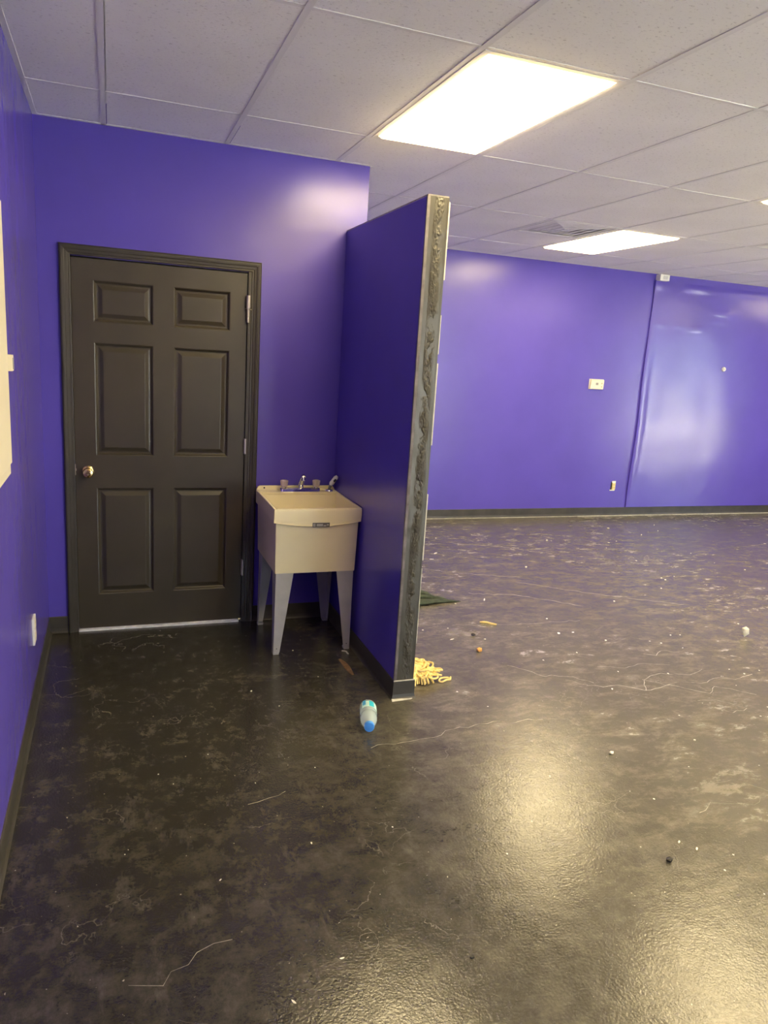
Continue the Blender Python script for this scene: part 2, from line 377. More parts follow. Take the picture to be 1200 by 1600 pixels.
# ------------------------------------------------------------------ buckled sheet on the far wall
SX0, SZ0, SZ1 = 5.555, .098, 2.615
def sheet(u, v):
    x = SX0 + (XR-SX0)*u**1.6; z = SZ0 + (SZ1-SZ0)*v
    p = Vector((x*1.1, 3.1, z*.55)); d = .010 + .010*noise.noise(p) + .004*noise.noise(Vector((x*2.7, 7, z*2.1)))
    e = (x-SX0)
    d += .013*math.exp(-((e-.03)/.075)**2)*(.4+.6*math.sin(min(1, max(0, (z-.1)/1.9))*math.pi))       # curling edge
    d += .006*math.exp(-((z-2.16-.04*noise.noise(Vector((x*3,0,0))))/.022)**2)*math.exp(-((x-6.05)/.5)**2)*(.5+noise.noise(Vector((x*9,2,z*4))))*.9
    d += .006*math.exp(-((z-2.33)/.03)**2)*math.exp(-((x-6.55)/.16)**2) + .004*math.exp(-((z-2.24)/.02)**2)*math.exp(-((x-6.5)/.15)**2)
    d += .008*math.exp(-((z-2.57)/.03)**2)*(.5+noise.noise(Vector((x*3,5,0))))
    return (x + .012*noise.noise(Vector((z*1.5,0,9)))*(1-u), YF - max(.004, d), z)
sh = MB().grid(sheet, 150, 90)
so = sh.build('wall_panel', M_wall_panel, wf, smooth=True, recalc=False); so['label'] = 'buckled glossy purple wall sheet with a curling edge'
MB().grid(lambda u, v: (lambda p: (p[0], p[1]*(1-v)+(YF-.0005)*v, p[2]))(sheet(0, u)), 60, 1).build('panel_edge', M_wall_panel, wf, recalc=False)
MB().grid(lambda u, v: (lambda p: (p[0], p[1]*(1-v)+(YF-.0005)*v, p[2]))(sheet(u, 1)), 120, 1).build('panel_edge', M_wall_panel, wf, recalc=False)

# ------------------------------------------------------------------ partition
pt = struct('wall_partition', MB().box(PX0, PX1, PY+.012, YB, 0, PH), M_wall, 'low purple partition with a black end cap beside the sink', 'wall', bevel=.004)
MB().grid(lambda u, v: (PX0+.012+u*(PX1-PX0-.020), PY+.002 + .0022*noise.noise(Vector((u*3, v*60, 1))), v*PH), 8, 120).build('end_cap', M_cap, pt, smooth=True, recalc=False)
MB().box(PX0+.011, PX1-.007, PY+.006, PY+.014, 0, PH).build('end_board', M_cap, pt)
MB().hexa([(PX0-.001,PY+.002,.09),(PX0+.011,PY-.001,.09),(PX0+.011,PY+.012,.09),(PX0-.001,PY+.014,.09)], [(PX0-.001,PY+.002,PH+.001),(PX0+.011,PY-.001,PH+.001),(PX0+.011,PY+.012,PH+.001),(PX0-.001,PY+.014,PH+.001)]).build('corner_bead', M_bead, pt)
MB().box(PX1-.009, PX1-.001, PY+.001, PY+.012, .09, PH).build('corner_bead', M_black, pt)
# chipped drywall edge on the far side
for z0, z1, w in ((.28, .66, .004), (.70, 1.02, .006), (1.25, 1.62, .006), (1.66, 1.83, .004), (1.98, PH-.015, .006)):
    MB().box(PX1-.001, PX1+w, PY+.004, PY+.02, z0, z1).build('chipped_edge', M_drywall, pt, bevel=.001)
MB().box(PX0+.002, PX1-.001, PY+.004, YB, PH, PH+.006).build('top_trim', M_bead, pt)

# ------------------------------------------------------------------ baseboards
BH = .095
def cove(name, pts, label, extra=None):
    """vinyl base along a polyline; room side is to the left of the direction"""
    prof = [(0,BH),(.004,BH-.001),(.0055,BH-.004),(.006,.025),(.009,.010),(.016,.0005),(0,.0005)]
    mb = MB(); P = [Vector(p) for p in pts]; n = len(prof); vs = []
    for i, p in enumerate(P):
        d0 = (P[i]-P[i-1]).normalized() if i else None; d1 = (P[i+1]-P[i]).normalized() if i+1 < len(P) else None
        n0 = Vector((-d0.y,d0.x)) if d0 else None; n1 = Vector((-d1.y,d1.x)) if d1 else None
        nn = n0 if n1 is None else (n1 if n0 is None else (n0+n1)/(1+n0.dot(n1)))
        for a, z in prof: vs.append((p.x+nn.x*a, p.y+nn.y*a, z))
    fs = []
    for i in range(len(P)-1):
        for k in range(n): fs.append((i*n+k, i*n+(k+1) % n, (i+1)*n+(k+1) % n, (i+1)*n+k))
    fs += [tuple(range(n)), tuple(range((len(P)-1)*n, len(P)*n))[::-1]]
    return struct(name, mb.add(vs, fs), M_base, label, 'baseboard')
CX0, CX1 = DX0-.058, DX1+.072
cove('baseboard_left', [(CX0, YB), (XL, YB), (XL, YR)], 'black vinyl baseboard along the wall with the electrical panel')
cove('baseboard_back', [(PX0, YB-.001), (CX1, YB-.001)], 'black vinyl baseboard under the utility sink')
bp = cove('baseboard_partition', [(PX1, YB), (PX1, PY), (PX0, PY), (PX0, YB-.02)], 'black vinyl baseboard wrapped around the partition end')
MB().hexa([(PX0-.015,PY-.027,.0005),(PX1-.02,PY-.022,.0005),(PX1+.006,PY-.010,.0005),(PX0-.015,PY-.012,.0005)], [(PX0-.013,PY-.018,.007),(PX1-.02,PY-.018,.004),(PX1+.005,PY-.010,.003),(PX0-.014,PY-.010,.007)]).build('caulk_line', M_caulk, bp)
MB().box(PX0-.006, PX1+.004, PY-.0068, PY-.002, BH-.001, BH+.0035).build('caulk_line', M_caulk, bp)
bf = cove('baseboard_far', [(XR, YF), (2.25, YF)], 'long black vinyl baseboard below the thermostat wall')
MB().box(4.9, 9.3, YF-.030, YF-.016, 0, .006).build('caulk_line', M_caulk, bf)
MB().box(2.6, 4.9, YF-.022, YF-.016, 0, .004).build('caulk_line', M_caulk, bf)

# ------------------------------------------------------------------ door
door = tag(bpy.data.objects.new('door_1', None), 'closed black six-panel door with a brass knob', 'door', kind='structure'); COL.objects.link(door)
door.location = (0, YB, 0); YD = .006        # slab face just behind the wall face
pan = [(xa, xb, za, zb) for xa, xb in ((-.084,.218),(.322,.627)) for za, zb in ((1.718,1.930),(1.008,1.612),(.212,.828))]
gx = sorted({DX0, DX1, *[p[0] for p in pan], *[p[1] for p in pan]}); gz = sorted({.014, DZ, *[p[2] for p in pan], *[p[3] for p in pan]})
sl = MB(); idx = lambda i, k: k*len(gx)+i
vs = [(x, YD, z) for z in gz for x in gx]; fs = []
for k in range(len(gz)-1):
    for i in range(len(gx)-1):
        cx, cz = (gx[i]+gx[i+1])/2, (gz[k]+gz[k+1])/2
        if not any(a < cx < b and c < cz < d for a, b, c, d in pan): fs.append((idx(i,k), idx(i+1,k), idx(i+1,k+1), idx(i,k+1)))
sl.add(vs, fs); n0 = len(sl.v)
x0, x1, z0, z1 = DX0, DX1, .014, DZ
sl.add([(x0,YD,z0),(x1,YD,z0),(x1,YD,z1),(x0,YD,z1),(x0,YD+.038,z0),(x1,YD+.038,z0),(x1,YD+.038,z1),(x0,YD+.038,z1)], [(0,4,5,1),(1,5,6,2),(2,6,7,3),(3,7,4,0),(4,7,6,5)])
slab = sl.build('door_slab', M_door, door, recalc=False)
for a, b, c, d in pan:
    mb = MB(); vs = []
    prof = [(0,0),(.005,.002),(.012,.0125),(.016,.0150),(.021,.0150),(.026,.0135),(.044,.0035),(.048,.003)]
    for e, y in prof: vs += [(a+e,YD+y,c+e),(b-e,YD+y,c+e),(b-e,YD+y,d-e),(a+e,YD+y,d-e)]
    fs = [(i*4+k, i*4+(k+1) % 4, (i+1)*4+(k+1) % 4, (i+1)*4+k) for i in range(len(prof)-1) for k in range(4)]; m = (len(prof)-1)*4
    mb.add(vs, fs+[(m,m+1,m+2,m+3)]).build('door_panel', M_door, slab, recalc=False)
# brass knob
kn = MB().lathe([(.001,0),(.031,0),(.031,.004),(.026,.008),(.013,.010),(.012,.030),(.020,.036),(.0265,.044),(.0275,.054),(.024,.062),(.016,.065),(.001,.0655)], 28, '-Y').build('door_knob', M_brass, door, (-.126, YD, .920), smooth=True)
MB().lathe([(.0005,.0655),(.009,.0655),(.009,.067),(.0005,.0672)], 16, '-Y').build('key_cylinder', simple('worn_brass', (.45,.32,.14), .3, 1), kn, smooth=True)
MB().box(DX0-.0035, DX0+.0015, YD-.002, YD+.004, .900, .960).box(DX0-.003, DX0+.005, YD-.005, YD+.002, .924, .936).build('latch_plate', M_steel, door)
for z0, z1, big in ((1.772,1.918,True), (1.030,1.118,False), (.294,.392,False)):
    r = .0085 if big else .0065
    hg = MB().lathe([(.0005,0),(r,0),(r,z1-z0),(.0005,z1-z0)], 12, 'Z', (DX1+.004, -.010, z0)).build('hinge', M_steel, door, smooth=True)
    if big:
        MB().lathe([(.0005,0),(.0125,0),(.0125,.066),(.0005,.066)], 12, 'Z', (DX1+.004, -.012, z0+.080)).build('hinge_sleeve', M_steel, hg, smooth=True)
        MB().tube([(DX1-.012,-.006,z0+.074),(DX1-.006,-.020,z0+.074),(DX1+.010,-.024,z0+.074),(DX1+.020,-.018,z0+.070)], .0025, 6).build('hinge_clip', M_steel, hg)
    else: MB().box(DX1-.004, DX1+.003, -.004, YD+.001, z0, z1).build('hinge_leaf', M_steel, hg)
MB().box(DX0-.002, DX1-.012, -.014, .10, .0005, .010).build('floor_strip', simple('pale_floor_strip', (.72,.72,.76), .5, var=.15, nscale=30), door)  # pale strip along the floor below the door slab
# jambs + stop
MB().box(OX0-.002, OX0+.0012, 0, T, 0, OZ).box(OX1-.0012, OX1+.002, 0, T, 0, OZ).box(OX0, OX1, 0, T, OZ-.001, OZ+.002).build('jamb', M_black, door)
MB().box(OX0, OX0+.012, YD+.042, YD+.055, .001, OZ).box(OX1-.012, OX1, YD+.042, YD+.055, .001, OZ).box(OX0, OX1, YD+.042, YD+.055, OZ-.012, OZ).build('door_stop', M_black, door)
# casing
tr = tag(bpy.data.objects.new('trim_1', None), 'black moulded casing around the six-panel door', 'door casing', kind='structure'); COL.objects.link(tr); tr.location = (0, YB, 0)
CW = .053; prof = [(0,0),(0,.009),(.004,.011),(.010,.0105),(.014,.013),(.026,.0145),(.030,.0175),(.040,.019),(.046,.019),(.050,.016),(CW,.014),(CW,0)]
a0, a1, at = OX0+.002, OX1+.016, OZ+.004; npf = len(prof)
def cas(p0, p1):
    mb = MB(); mb.add([(*[p0(u)[0]], -hh, p0(u)[1]) for u, hh in prof] + [(p1(u)[0], -hh, p1(u)[1]) for u, hh in prof],
        [(k, (k+1) % npf, npf+(k+1) % npf, npf+k) for k in range(npf)] + [tuple(range(npf)), tuple(range(npf, 2*npf))[::-1]])
    return mb.build('casing_board', M_black, tr)
cas(lambda u: (a0-u, 0), lambda u: (a0-u, at+u)); cas(lambda u: (a0-u, at+u), lambda u: (a1+u, at+u)); cas(lambda u: (a1+u, at+u), lambda u: (a1+u, 0))
MB().box(OX1, a1, -.008, 0, 0, at).build('casing_board', M_black, tr)

# ------------------------------------------------------------------ utility sink
SXa, SXb, SYa, SYb = .790, 1.268, 3.722, 4.262
sink = thing('utility_sink', 'ivory plastic utility sink on four grey legs between door and partition', 'sink', ((SXa+SXb)/2, (SYa+SYb)/2, 0))
ox, oy = -(SXa+SXb)/2, -(SYa+SYb)/2
def L(x, y, z): return (x+ox, y+oy, z)
ZR, ZB, ZBOT = .822, .745, .462
def loop(x0, x1, y0, y1, z): return [L(x0,y0,z), L(x1,y0,z), L(x1,y1,z), L(x0,y1,z)]
# bowl: outer skin, rim and inner cavity in one watertight surface
rings = [loop(SXa+.016, SXb-.016, SYa+.020, SYb-.012, ZBOT), loop(SXa+.010, SXb-.010, SYa+.012, SYb-.006, ZB+.001), loop(SXa, SXb, SYa, SYb, ZB-.0), loop(SXa-.002, SXb+.002, SYa-.002, SYb, ZR),
         loop(SXa+.014, SXb-.014, SYa+.016, SYb-.098, ZR), loop(SXa+.030, SXb-.030, SYa+.036, SYb-.112, ZBOT+.03)]
vs = [p for r in rings for p in r]; fs = [(i*4+k, i*4+(k+1) % 4, (i+1)*4+(k+1) % 4, (i+1)*4+k) for i in range(len(rings)-1) for k in range(4)]
fs += [(0,3,2,1), (20,21,22,23)]
bowl = MB().add(vs, fs).build('basin', M_tub, sink, bevel=.005, seg=2, smooth=True)
# curved lower edge of the apron band
def apron(u, v):
    x = SXa-.001 + u*(SXb-SXa+.002); dip = .022*math.sin(math.pi*u)
    return L(x, SYa-.0035 + (.006 if v == 0 else 0), ZB+.003-dip + v*(ZR-.012-ZB+dip))
MB().grid(apron, 24, 2).build('apron', M_tub, bowl, recalc=False, smooth=True)
MB().grid(lambda u, v: L(SXa-.001+u*(SXb-SXa+.002), SYa-.0035+v*.016, ZB+.003-.022*math.sin(math.pi*u)), 24, 1).build('apron_lip', M_tub, bowl)
# rear ledge with rounded ends
led = [(SXa+.002,ZR),(SXa+.002,ZR+.006),(SXa+.008,ZR+.020),(SXa+.022,ZR+.026),(SXb-.026,ZR+.026),(SXb-.012,ZR+.020),(SXb-.004,ZR+.006),(SXb-.002,ZR-.001)]
n = len(led); mb = MB().add([L(x, SYb-.014, z) for x, z in led]+[L(x, SYb+.002, z) for x, z in led], [tuple(range(n)), tuple(range(n, 2*n))[::-1]]+[(k, k+1, n+k+1, n+k) for k in range(n-1)])
mb.build('back_ledge', M_tub, sink)
MB().box(SXa+.004+ox, SXb-.004+ox, SYb-.100+oy, SYb-.012+oy, ZR-.012, ZR+.003).build('faucet_deck', M_tub, sink, bevel=.003)
for hx in (SXa+.045, SXb-.030): MB().lathe([(.0005,0),(.005,0),(.005,.001),(.0005,.001)], 10, '-Y', L(hx, SYb-.0145, ZR+.014)).build('mounting_hole', M_dark, sink)
# maker's badge
bd = MB().box(.996+ox, 1.090+ox, SYa-.0065+oy, SYa-.0032+oy, ZB-.022, ZB+.001).build('badge', simple('grey_badge', (.115,.105,.085), .4), sink)
for a, b in ((.999,1.004),(1.006,1.010)): MB().box(a+ox, b+ox, SYa-.0072+oy, SYa-.0064+oy, ZB-.019, ZB-.003).build('badge_mark', simple('pale_badge_print', (.42,.40,.35), .5), bd)
for k, (a, b, zz0, zz1) in enumerate(((1.018,1.052,ZB-.017,ZB-.005),(1.056,1.070,ZB-.018,ZB-.012),(1.074,1.084,ZB-.014,ZB-.007))): MB().box(a+ox, b+ox, SYa-.0072+oy, SYa-.0064+oy, zz0, zz1).build('badge_mark', MATS['pale_badge_print'], bd)
# legs: folded steel angles that taper to the floor
def leg(cx, cyy, sx, sy):
    x0, y0 = cx, cyy
    wT, wB, th = .098, .034, .003; zt = ZBOT+.012
    mb = MB()
    fx = lambda w, z, off: None
    # front/back plate
    X = sorted
    def plate_x(z, w): return [L(x0, y0, z), L(x0+sx*w, y0, z), L(x0+sx*w, y0+sy*th, z), L(x0, y0+sy*th, z)]
    def plate_y(z, w): return [L(x0, y0+sy*th, z), L(x0+sx*th, y0+sy*th, z), L(x0+sx*th, y0+sy*w, z), L(x0, y0+sy*w, z)]
    for pl in (plate_x, plate_y): mb.hexa(pl(.012, wB), pl(zt, wT))
    o = mb.build('leg', M_leg, sink)
    MB().hexa([L(x0-.001*sx,y0-.001*sy,0),L(x0+sx*.03,y0-.001*sy,0),L(x0+sx*.03,y0+sy*.03,0),L(x0-.001*sx,y0+sy*.03,0)],[L(x0-.001*sx,y0-.001*sy,.013),L(x0+sx*.032,y0-.001*sy,.013),L(x0+sx*.032,y0+sy*.032,.013),L(x0-.001*sx,y0+sy*.032,.013)]).build('foot', M_leg, o)
    if sy > 0: MB().lathe([(.0005,0),(.0032,0),(.0032,.001),(.0005,.001)], 8, '-Y', L(x0+sx*.017, y0, .034)).build('screw_hole', M_dark, o)
leg(SXa+.022, SYa+.022, 1, 1); leg(SXb-.022, SYa+.022, -1, 1); leg(SXa+.022, SYb-.030, 1, -1); leg(SXb-.022, SYb-.030, -1, -1)
MB().lathe([(.0005,0),(.020,0),(.024,.02),(.024,.05),(.034,.055),(.034,.085),(.0005,.085)], 18, 'Z', L(.975, 3.97, ZBOT-.06)).build('drain_tail', M_white, sink, smooth=True)
MB().lathe([(.0005,0),(.030,0),(.034,.004),(.0005,.004)], 20, 'Z', L(1.03, 3.96, ZBOT+.029)).build('drain_ring', M_chrome, sink, smooth=True)
# faucet
FY, FZ = SYb-.056, ZR+.003
bs = MB(); pr = []
for k in range(24):
    a = 2*math.pi*k/24; pr.append((math.copysign(.098, math.cos(a))+.026*math.cos(a), .026*math.sin(a)))
bs.add([(x,y,0) for x,y in pr]+[(x*.985,y*.9,.014) for x,y in pr]+[(x*.95,y*.7,.018) for x,y in pr], [(k,(k+1)%24,24+(k+1)%24,24+k) for k in range(24)]+[(24+k,24+(k+1)%24,48+(k+1)%24,48+k) for k in range(24)]+[tuple(range(24))[::-1], tuple(range(48,72))])
fa = bs.build('faucet', M_chrome, sink, L(1.040, FY, FZ), smooth=True); fa['label'] = 'chrome faucet with two clear knobs'
for sx in (-.096, .098):
    k_ = MB().lathe([(.001,.014),(.013,.014),(.013,.026),(.001,.026)], 14, 'Z', (sx,0,0)).build('valve_stem', M_chrome, fa, smooth=True)
    prk = []
    mb = MB(); vs = []; nn = 24
    for r, z in ((.015,.024),(.019,.030),(.022,.058),(.0215,.064),(.012,.067)):
        for q in range(nn):
            a = 2*math.pi*q/nn; rr = r*(1+.06*(q % 2)); vs.append((sx+rr*math.cos(a), rr*math.sin(a), z))
    mb.add(vs, [(i*nn+q, i*nn+(q+1)%nn, (i+1)*nn+(q+1)%nn, (i+1)*nn+q) for i in range(4) for q in range(nn)]+[tuple(range(nn))[::-1], tuple(range(4*nn,5*nn))])
    mb.build('faucet_knob', M_acryl, fa)
sp = MB().tube([(.004,0,.012),(.004,0,.030),(.003,-.010,.044),(0,-.040,.070),(-.006,-.085,.098),(-.009,-.105,.106),(-.010,-.118,.102)], [.017,.0165,.016,.0145,.0125,.0125,.011], 14).build('spout', M_chrome, fa, smooth=True)
MB().tube([(-.010,-.112,.103),(-.010,-.118,.082)], .0105, 12).build('aerator', M_chrome, fa, smooth=True)
# side sprayer
spx = MB().tube([(.008,-.003,.036),(.013,-.006,.046),(.024,-.012,.066),(.036,-.016,.084),(.043,-.018,.092)], [.010,.0145,.0135,.0135,.008], 12).build('hand_sprayer', M_white, sink, L(1.218, SYb-.056, ZR+.003), smooth=True); spx['label'] = 'white hand sprayer'
MB().lathe([(.0005,0),(.024,0),(.022,.006),(.013,.009),(.0005,.009)], 18).build('sprayer_ring', M_chrome, spx, smooth=True)
MB().tube([(0,0,.006),(.004,0,.022),(.010,-.004,.040)], [.008,.008,.0095], 10).build('sprayer_neck', M_grey, spx, smooth=True)
MB().tube([(.022,-.0235,.061),(.031,-.030,.074)], .0065, 8).build('spray_trigger', M_dark, spx)

# ------------------------------------------------------------------ fittings on the walls
# thermostat
t = thing('thermostat', 'cream thermostat on the purple wall', 'thermostat', (4.955, YF, 1.472))
MB().box(-.092, .092, -.012, 0, -.055, .055).build('back_plate', M_white, t, bevel=.003)
b = MB().hexa([(-.088,-.034,-.050),(.080,-.034,-.050),(.088,-.010,-.054),(-.092,-.010,-.054)], [(-.080,-.034,.047),(.084,-.034,.047),(.090,-.010,.053),(-.086,-.010,.053)]).build('cover', M_cream, t, bevel=.006, smooth=True)
MB().box(-.022, .010, -.0355, -.0335, -.008, .018).build('display', M_grey, b)
for z in (-.024, .012): MB().box(.048, .062, -.037, -.0335, z-.008, z+.008).build('button', simple('tan_button', (.45,.40,.25), .5), b)
# outlet without its cover plate
t = thing('wall_outlet', 'yellowed uncovered electrical outlet low on the thermostat wall', 'outlet', (5.350, YF, .346))
MB().box(-.030, .034, -.003, 0, -.046, .046).build('wall_box', M_dark, t)
MB().box(-.018, .030, -.006, -.003, .034, .056).build('mounting_tab', M_white, t)
MB().box(-.040, .026, -.006, -.003, -.056, -.042).build('mounting_tab', M_white, t)
b = MB().box(-.016, .026, -.014, -.003, -.042, .034).build('receptacle', simple('yellowed_plastic', (.75,.62,.26), .45), t, bevel=.003)
for z in (-.020, .014):
    for x in (-.003, .012): MB().box(x-.0015, x+.0015, -.0145, -.0135, z-.006, z+.006).build('slot', M_dark, b)
# small round knob on the buckled sheet
t = thing('wall_stopper', 'small round white door stopper on the buckled purple sheet', 'door stopper', (6.674, YF-.018, 1.722))
MB().lathe([(.001,-.012),(.026,-.012),(.026,.006),(.022,.012),(.001,.013)], 18, '-Y').build('disc', M_white, t, smooth=True)
MB().lathe([(.001,.013),(.010,.013),(.009,.020),(.001,.021)], 14, '-Y').build('bumper', M_cream, t, smooth=True)
# sensor at the ceiling line
t = thing('motion_sensor', 'small white sensor box at the top of the thermostat wall', 'sensor', (5.625, YF, 2.610))
MB().box(-.062, .062, -.075, 0, 0, .064).build('housing', M_white, t, bevel=.005)
MB().box(-.020, .034, -.078, -.074, .014, .050).build('lens', simple('grey_lens', (.55,.55,.53), .3), t, bevel=.001)
# blank cover plate near the floor on the left wall
t = thing('wall_plate', 'white outlet plate low on the wall with the electrical panel', 'outlet', (XL, 3.445, .345))
MB().box(0, .010, -.040, .040, -.062, .062).build('plate', M_white, t, bevel=.003)
for z in (-.026, .026): MB().box(.009, .013, -.016, .016, z-.015, z+.015).build('receptacle', M_cream, t, bevel=.002)
# electrical panel
t = thing('electrical_panel', 'cream metal electrical panel on the purple wall', 'electrical panel', (XL, 2.635, 1.15))
MB().box(0, .006, -.25, .245, 0, .95).build('trim_plate', M_cream, t, bevel=.002)
b = MB().box(.006, .016, -.205, .205, .045, .905).build('panel_door', M_cream, t, bevel=.003)
MB().box(.006, .030, .200, .238, .36, .415).build('latch', M_cream, b, bevel=.003)
MB().box(.030, .032, .205, .228, .367, .405).build('latch_label', M_grey, b)

# ------------------------------------------------------------------ things on the floor
# water bottle lying on its side, cap towards the door opening's far side
pb, pc = Vector((1.112, 3.015, 0)), Vector((1.048, 2.800, 0)); ax = (pc-pb).normalized()
bt = thing('water_bottle', 'clear plastic water bottle with a blue cap lying on the floor', 'bottle', (pb.x-.012, pb.y-.035, .0402), math.atan2(ax.y, ax.x))
MB().lathe([(.020,.004),(.029,0),(.0325,.008),(.0325,.078),(.0300,.086),(.0285,.094),(.0305,.104),(.0325,.112),(.0325,.136),(.030,.156),(.022,.180),(.0155,.190),(.0155,.200)], 28, 'X').build('bottle_body', M_pet, bt, smooth=True)
lb = MB()
def arc(a0, a1, h0, h1, r, mat, nm):
    m = MB().grid(lambda u, v: (h0+(h1-h0)*v, r*math.cos(a0+(a1-a0)*u), r*math.sin(a0+(a1-a0)*u)), 16, 1); return m.build(nm, mat, bt, smooth=True)
arc(-.3, 2.4, .022, .080, .0331, M_label, 'label_film'); arc(.9, 1.5, .022, .076, .0335, M_teal, 'label_print'); arc(1.9, 2.3, .014, .060, .0335, simple('blue_label_print', (.06,.42,.72), .35), 'label_print')
cp = MB(); vs = []; nn = 36
for h_, r in ((.190,.0185),(.192,.0195),(.206,.0195),(.212,.0185),(.2135,.015)):
    for q in range(nn):
        a = 2*math.pi*q/nn; rr = r*(1-.035*(q % 2)); vs.append((h_, rr*math.cos(a), rr*math.sin(a)))
bt.scale = (.93, 1.19, 1.19)
cp.add(vs, [(i*nn+q, i*nn+(q+1)%nn, (i+1)*nn+(q+1)%nn, (i+1)*nn+q) for i in range(4) for q in range(nn)]+[tuple(range(nn))[::-1], tuple(range(4*nn,5*nn))]).build('bottle_cap', M_cap_blue, bt, smooth=True)

# yellow yarn bundle (mop head) by the partition end
mp = thing('mop_head', 'yellow cotton string mop head on the floor by the partition end', 'mop head', (1.475, 3.325, 0))
rnd = random.Random(3); mp.scale = (1.08, 1.08, 1.25)
def strand(pts, r, name='yarn_loop'):
    P = [Vector(p) for p in pts]; fine = []
    for i in range(len(P)-1):
        p0, p1, p2, p3 = P[max(i-1,0)], P[i], P[i+1], P[min(i+2,len(P)-1)]
        for s_ in range(4):
            q = s_/4; fine.append(.5*((2*p1)+(p2-p0)*q+(2*p0-5*p1+4*p2-p3)*q*q+(3*p1-p0-3*p2+p3)*q**3))
    fine.append(P[-1]); return MB().tube(fine, r, 6).build(name, M_yarn, mp, smooth=True)
for k in range(64):                     # loops piled on each other
    cx, cy = rnd.gauss(.015,.055), rnd.gauss(.0,.055); cx = max(-.05, min(.125, cx)); cy = max(-.09, min(.10, cy))
    hz = max(.008, (.078 - .42*math.hypot(cx-.005, cy))*rnd.uniform(.55,1)) ; ra = rnd.uniform(.016,.034); rb = rnd.uniform(.010,.022); th = rnd.uniform(0, 3.1); tl = rnd.uniform(-.5,.5)
    pts = []
    for q in range(9):
        a = 2*math.pi*q/8; u, v = ra*math.cos(a), rb*math.sin(a)
        pts.append((cx+u*math.cos(th)-v*math.sin(th), cy+u*math.sin(th)+v*math.cos(th), max(.004, hz + v*tl + rnd.uniform(-.004,.004))))
    strand(pts, .0042)
for k in range(16):                     # strands hanging from the tied centre to the floor on the near side
    a = -2.6 + k*.125; e = rnd.uniform(.075,.105)
    strand([(.0,-.01,.055),(.02*math.cos(a)+.0,.03*math.sin(a)-.01,.058),(e*.75*math.cos(a),e*.75*math.sin(a)-.015,.035),(e*math.cos(a),e*math.sin(a)-.02,.005)], .0042, 'yarn_strand')
MB().tube([(-.05+.012*math.sin(k*.9), -.045+k*.012, .048-.0006*(k-4)**2) for k in range(9)], .009, 8).build('mop_band', M_yarn, mp, smooth=True)

# green cloth half hidden behind the partition
cl = MB()
def fold(pts, w, hgt, seed):          # one rolled fold: flattened, tapering, resting on the floor
    P = [Vector(p) for p in pts]; n = 26; m = 12; vs = []
    for i in range(n+1):
        q = i/n*(len(P)-1); k = min(int(q), len(P)-2); a = P[k].lerp(P[k+1], q-k); d = (P[k+1]-P[k]).normalized(); nr = Vector((-d.y, d.x))
        tp = max(.06, 1-(i/n)**3.5)*(1+.22*noise.noise(Vector((i*.45, seed, 0))))
        for c in range(m):
            t_ = 2*math.pi*c/m; off = w*tp*math.cos(t_); z = hgt*tp*(1+math.sin(t_))*.5*(1+.3*noise.noise(Vector((i*.3, c*.8, seed))))
            vs.append((a.x+nr.x*off, a.y+nr.y*off, .001+max(0, z)))
    cl.add(vs, [(i*m+c, i*m+(c+1)%m, (i+1)*m+(c+1)%m, (i+1)*m+c) for i in range(n) for c in range(m)] + [tuple(range(m))[::-1], tuple(range(n*m, n*m+m))])
fold([(1.62,4.385),(1.90,4.375),(2.10,4.395),(2.262,4.392)], .038, .034, 1)
fold([(1.60,4.470),(1.88,4.475),(2.06,4.465),(2.20,4.430)], .032, .046, 2)
fold([(1.62,4.560),(1.85,4.570),(2.02,4.560),(2.13,4.505)], .034, .056, 3)
fold([(1.60,4.640),(1.80,4.645),(1.95,4.640),(2.03,4.615)], .030, .040, 4)
co = cl.build('cleaning_cloth', M_green, smooth=True); tag(co, 'crumpled dark green cloth on the floor behind the partition', 'cloth')

def chip(r, flat, seed, mat, name, label, cat, loc, rz=0, stretch=1.0, group=None):
    bm_r = random.Random(seed); bm = bmesh.new(); bmesh.ops.create_icosphere(bm, subdivisions=1, radius=1)
    for v in bm.verts: v.co *= bm_r.uniform(.7, 1.15)
    zmin = min(v.co.z for v in bm.verts)
    for v in bm.verts: v.co = Vector((v.co.x*r*stretch, v.co.y*r, (v.co.z-zmin)*r*flat))
    me = bpy.data.meshes.new(name); bm.to_mesh(me); bm.free(); me.materials.append(mat)
    o = bpy.data.objects.new(name, me); COL.objects.link(o); o.location = (*loc, 0.0); o.rotation_euler.z = rz
    return tag(o, label, cat, group)
# brown sliver and white hook near the sink
mb = MB(); n = 10; vs = []
for k in range(n+1):
    q = k/n; w = .017*math.sin(math.pi*(.08+.86*q))**.7; cx = 1.152+.016*q+.004*math.sin(q*5); yv = 3.61-.205*q
    vs += [(cx-w, yv, .0005), (cx+w, yv, .0005), (cx+w*.8, yv, .0045), (cx-w*.8, yv, .0045)]
fs = [(i*4+k, i*4+(k+1)%4, (i+1)*4+(k+1)%4, (i+1)*4+k) for i in range(n) for k in range(4)] + [(0,1,2,3), (n*4+3,n*4+2,n*4+1,n*4)]
tag(mb.add(vs, fs).build('wood_sliver', M_wood), 'brown wood sliver on the floor in front of the sink leg', 'wood sliver')
tag(MB().tube([(1.195,3.715,.004),(1.208,3.708,.005),(1.218,3.700,.004),(1.216,3.685,.004),(1.219,3.668,.004)], .004, 6).build('plastic_hook', M_fleck, smooth=True), 'bent white plastic bit below the sink leg next to the partition', 'plastic bit')
tag(MB().tube([(2.200,3.985,.006),(2.222,3.975,.007),(2.245,3.968,.006),(2.262,3.945,.005),(2.290,3.925,.005)], [.004,.008,.007,.008,.005], 6).build('peel_fragment', M_yel, smooth=True), 'pale yellow curled fragment on the open floor past the mop head', 'fragment')
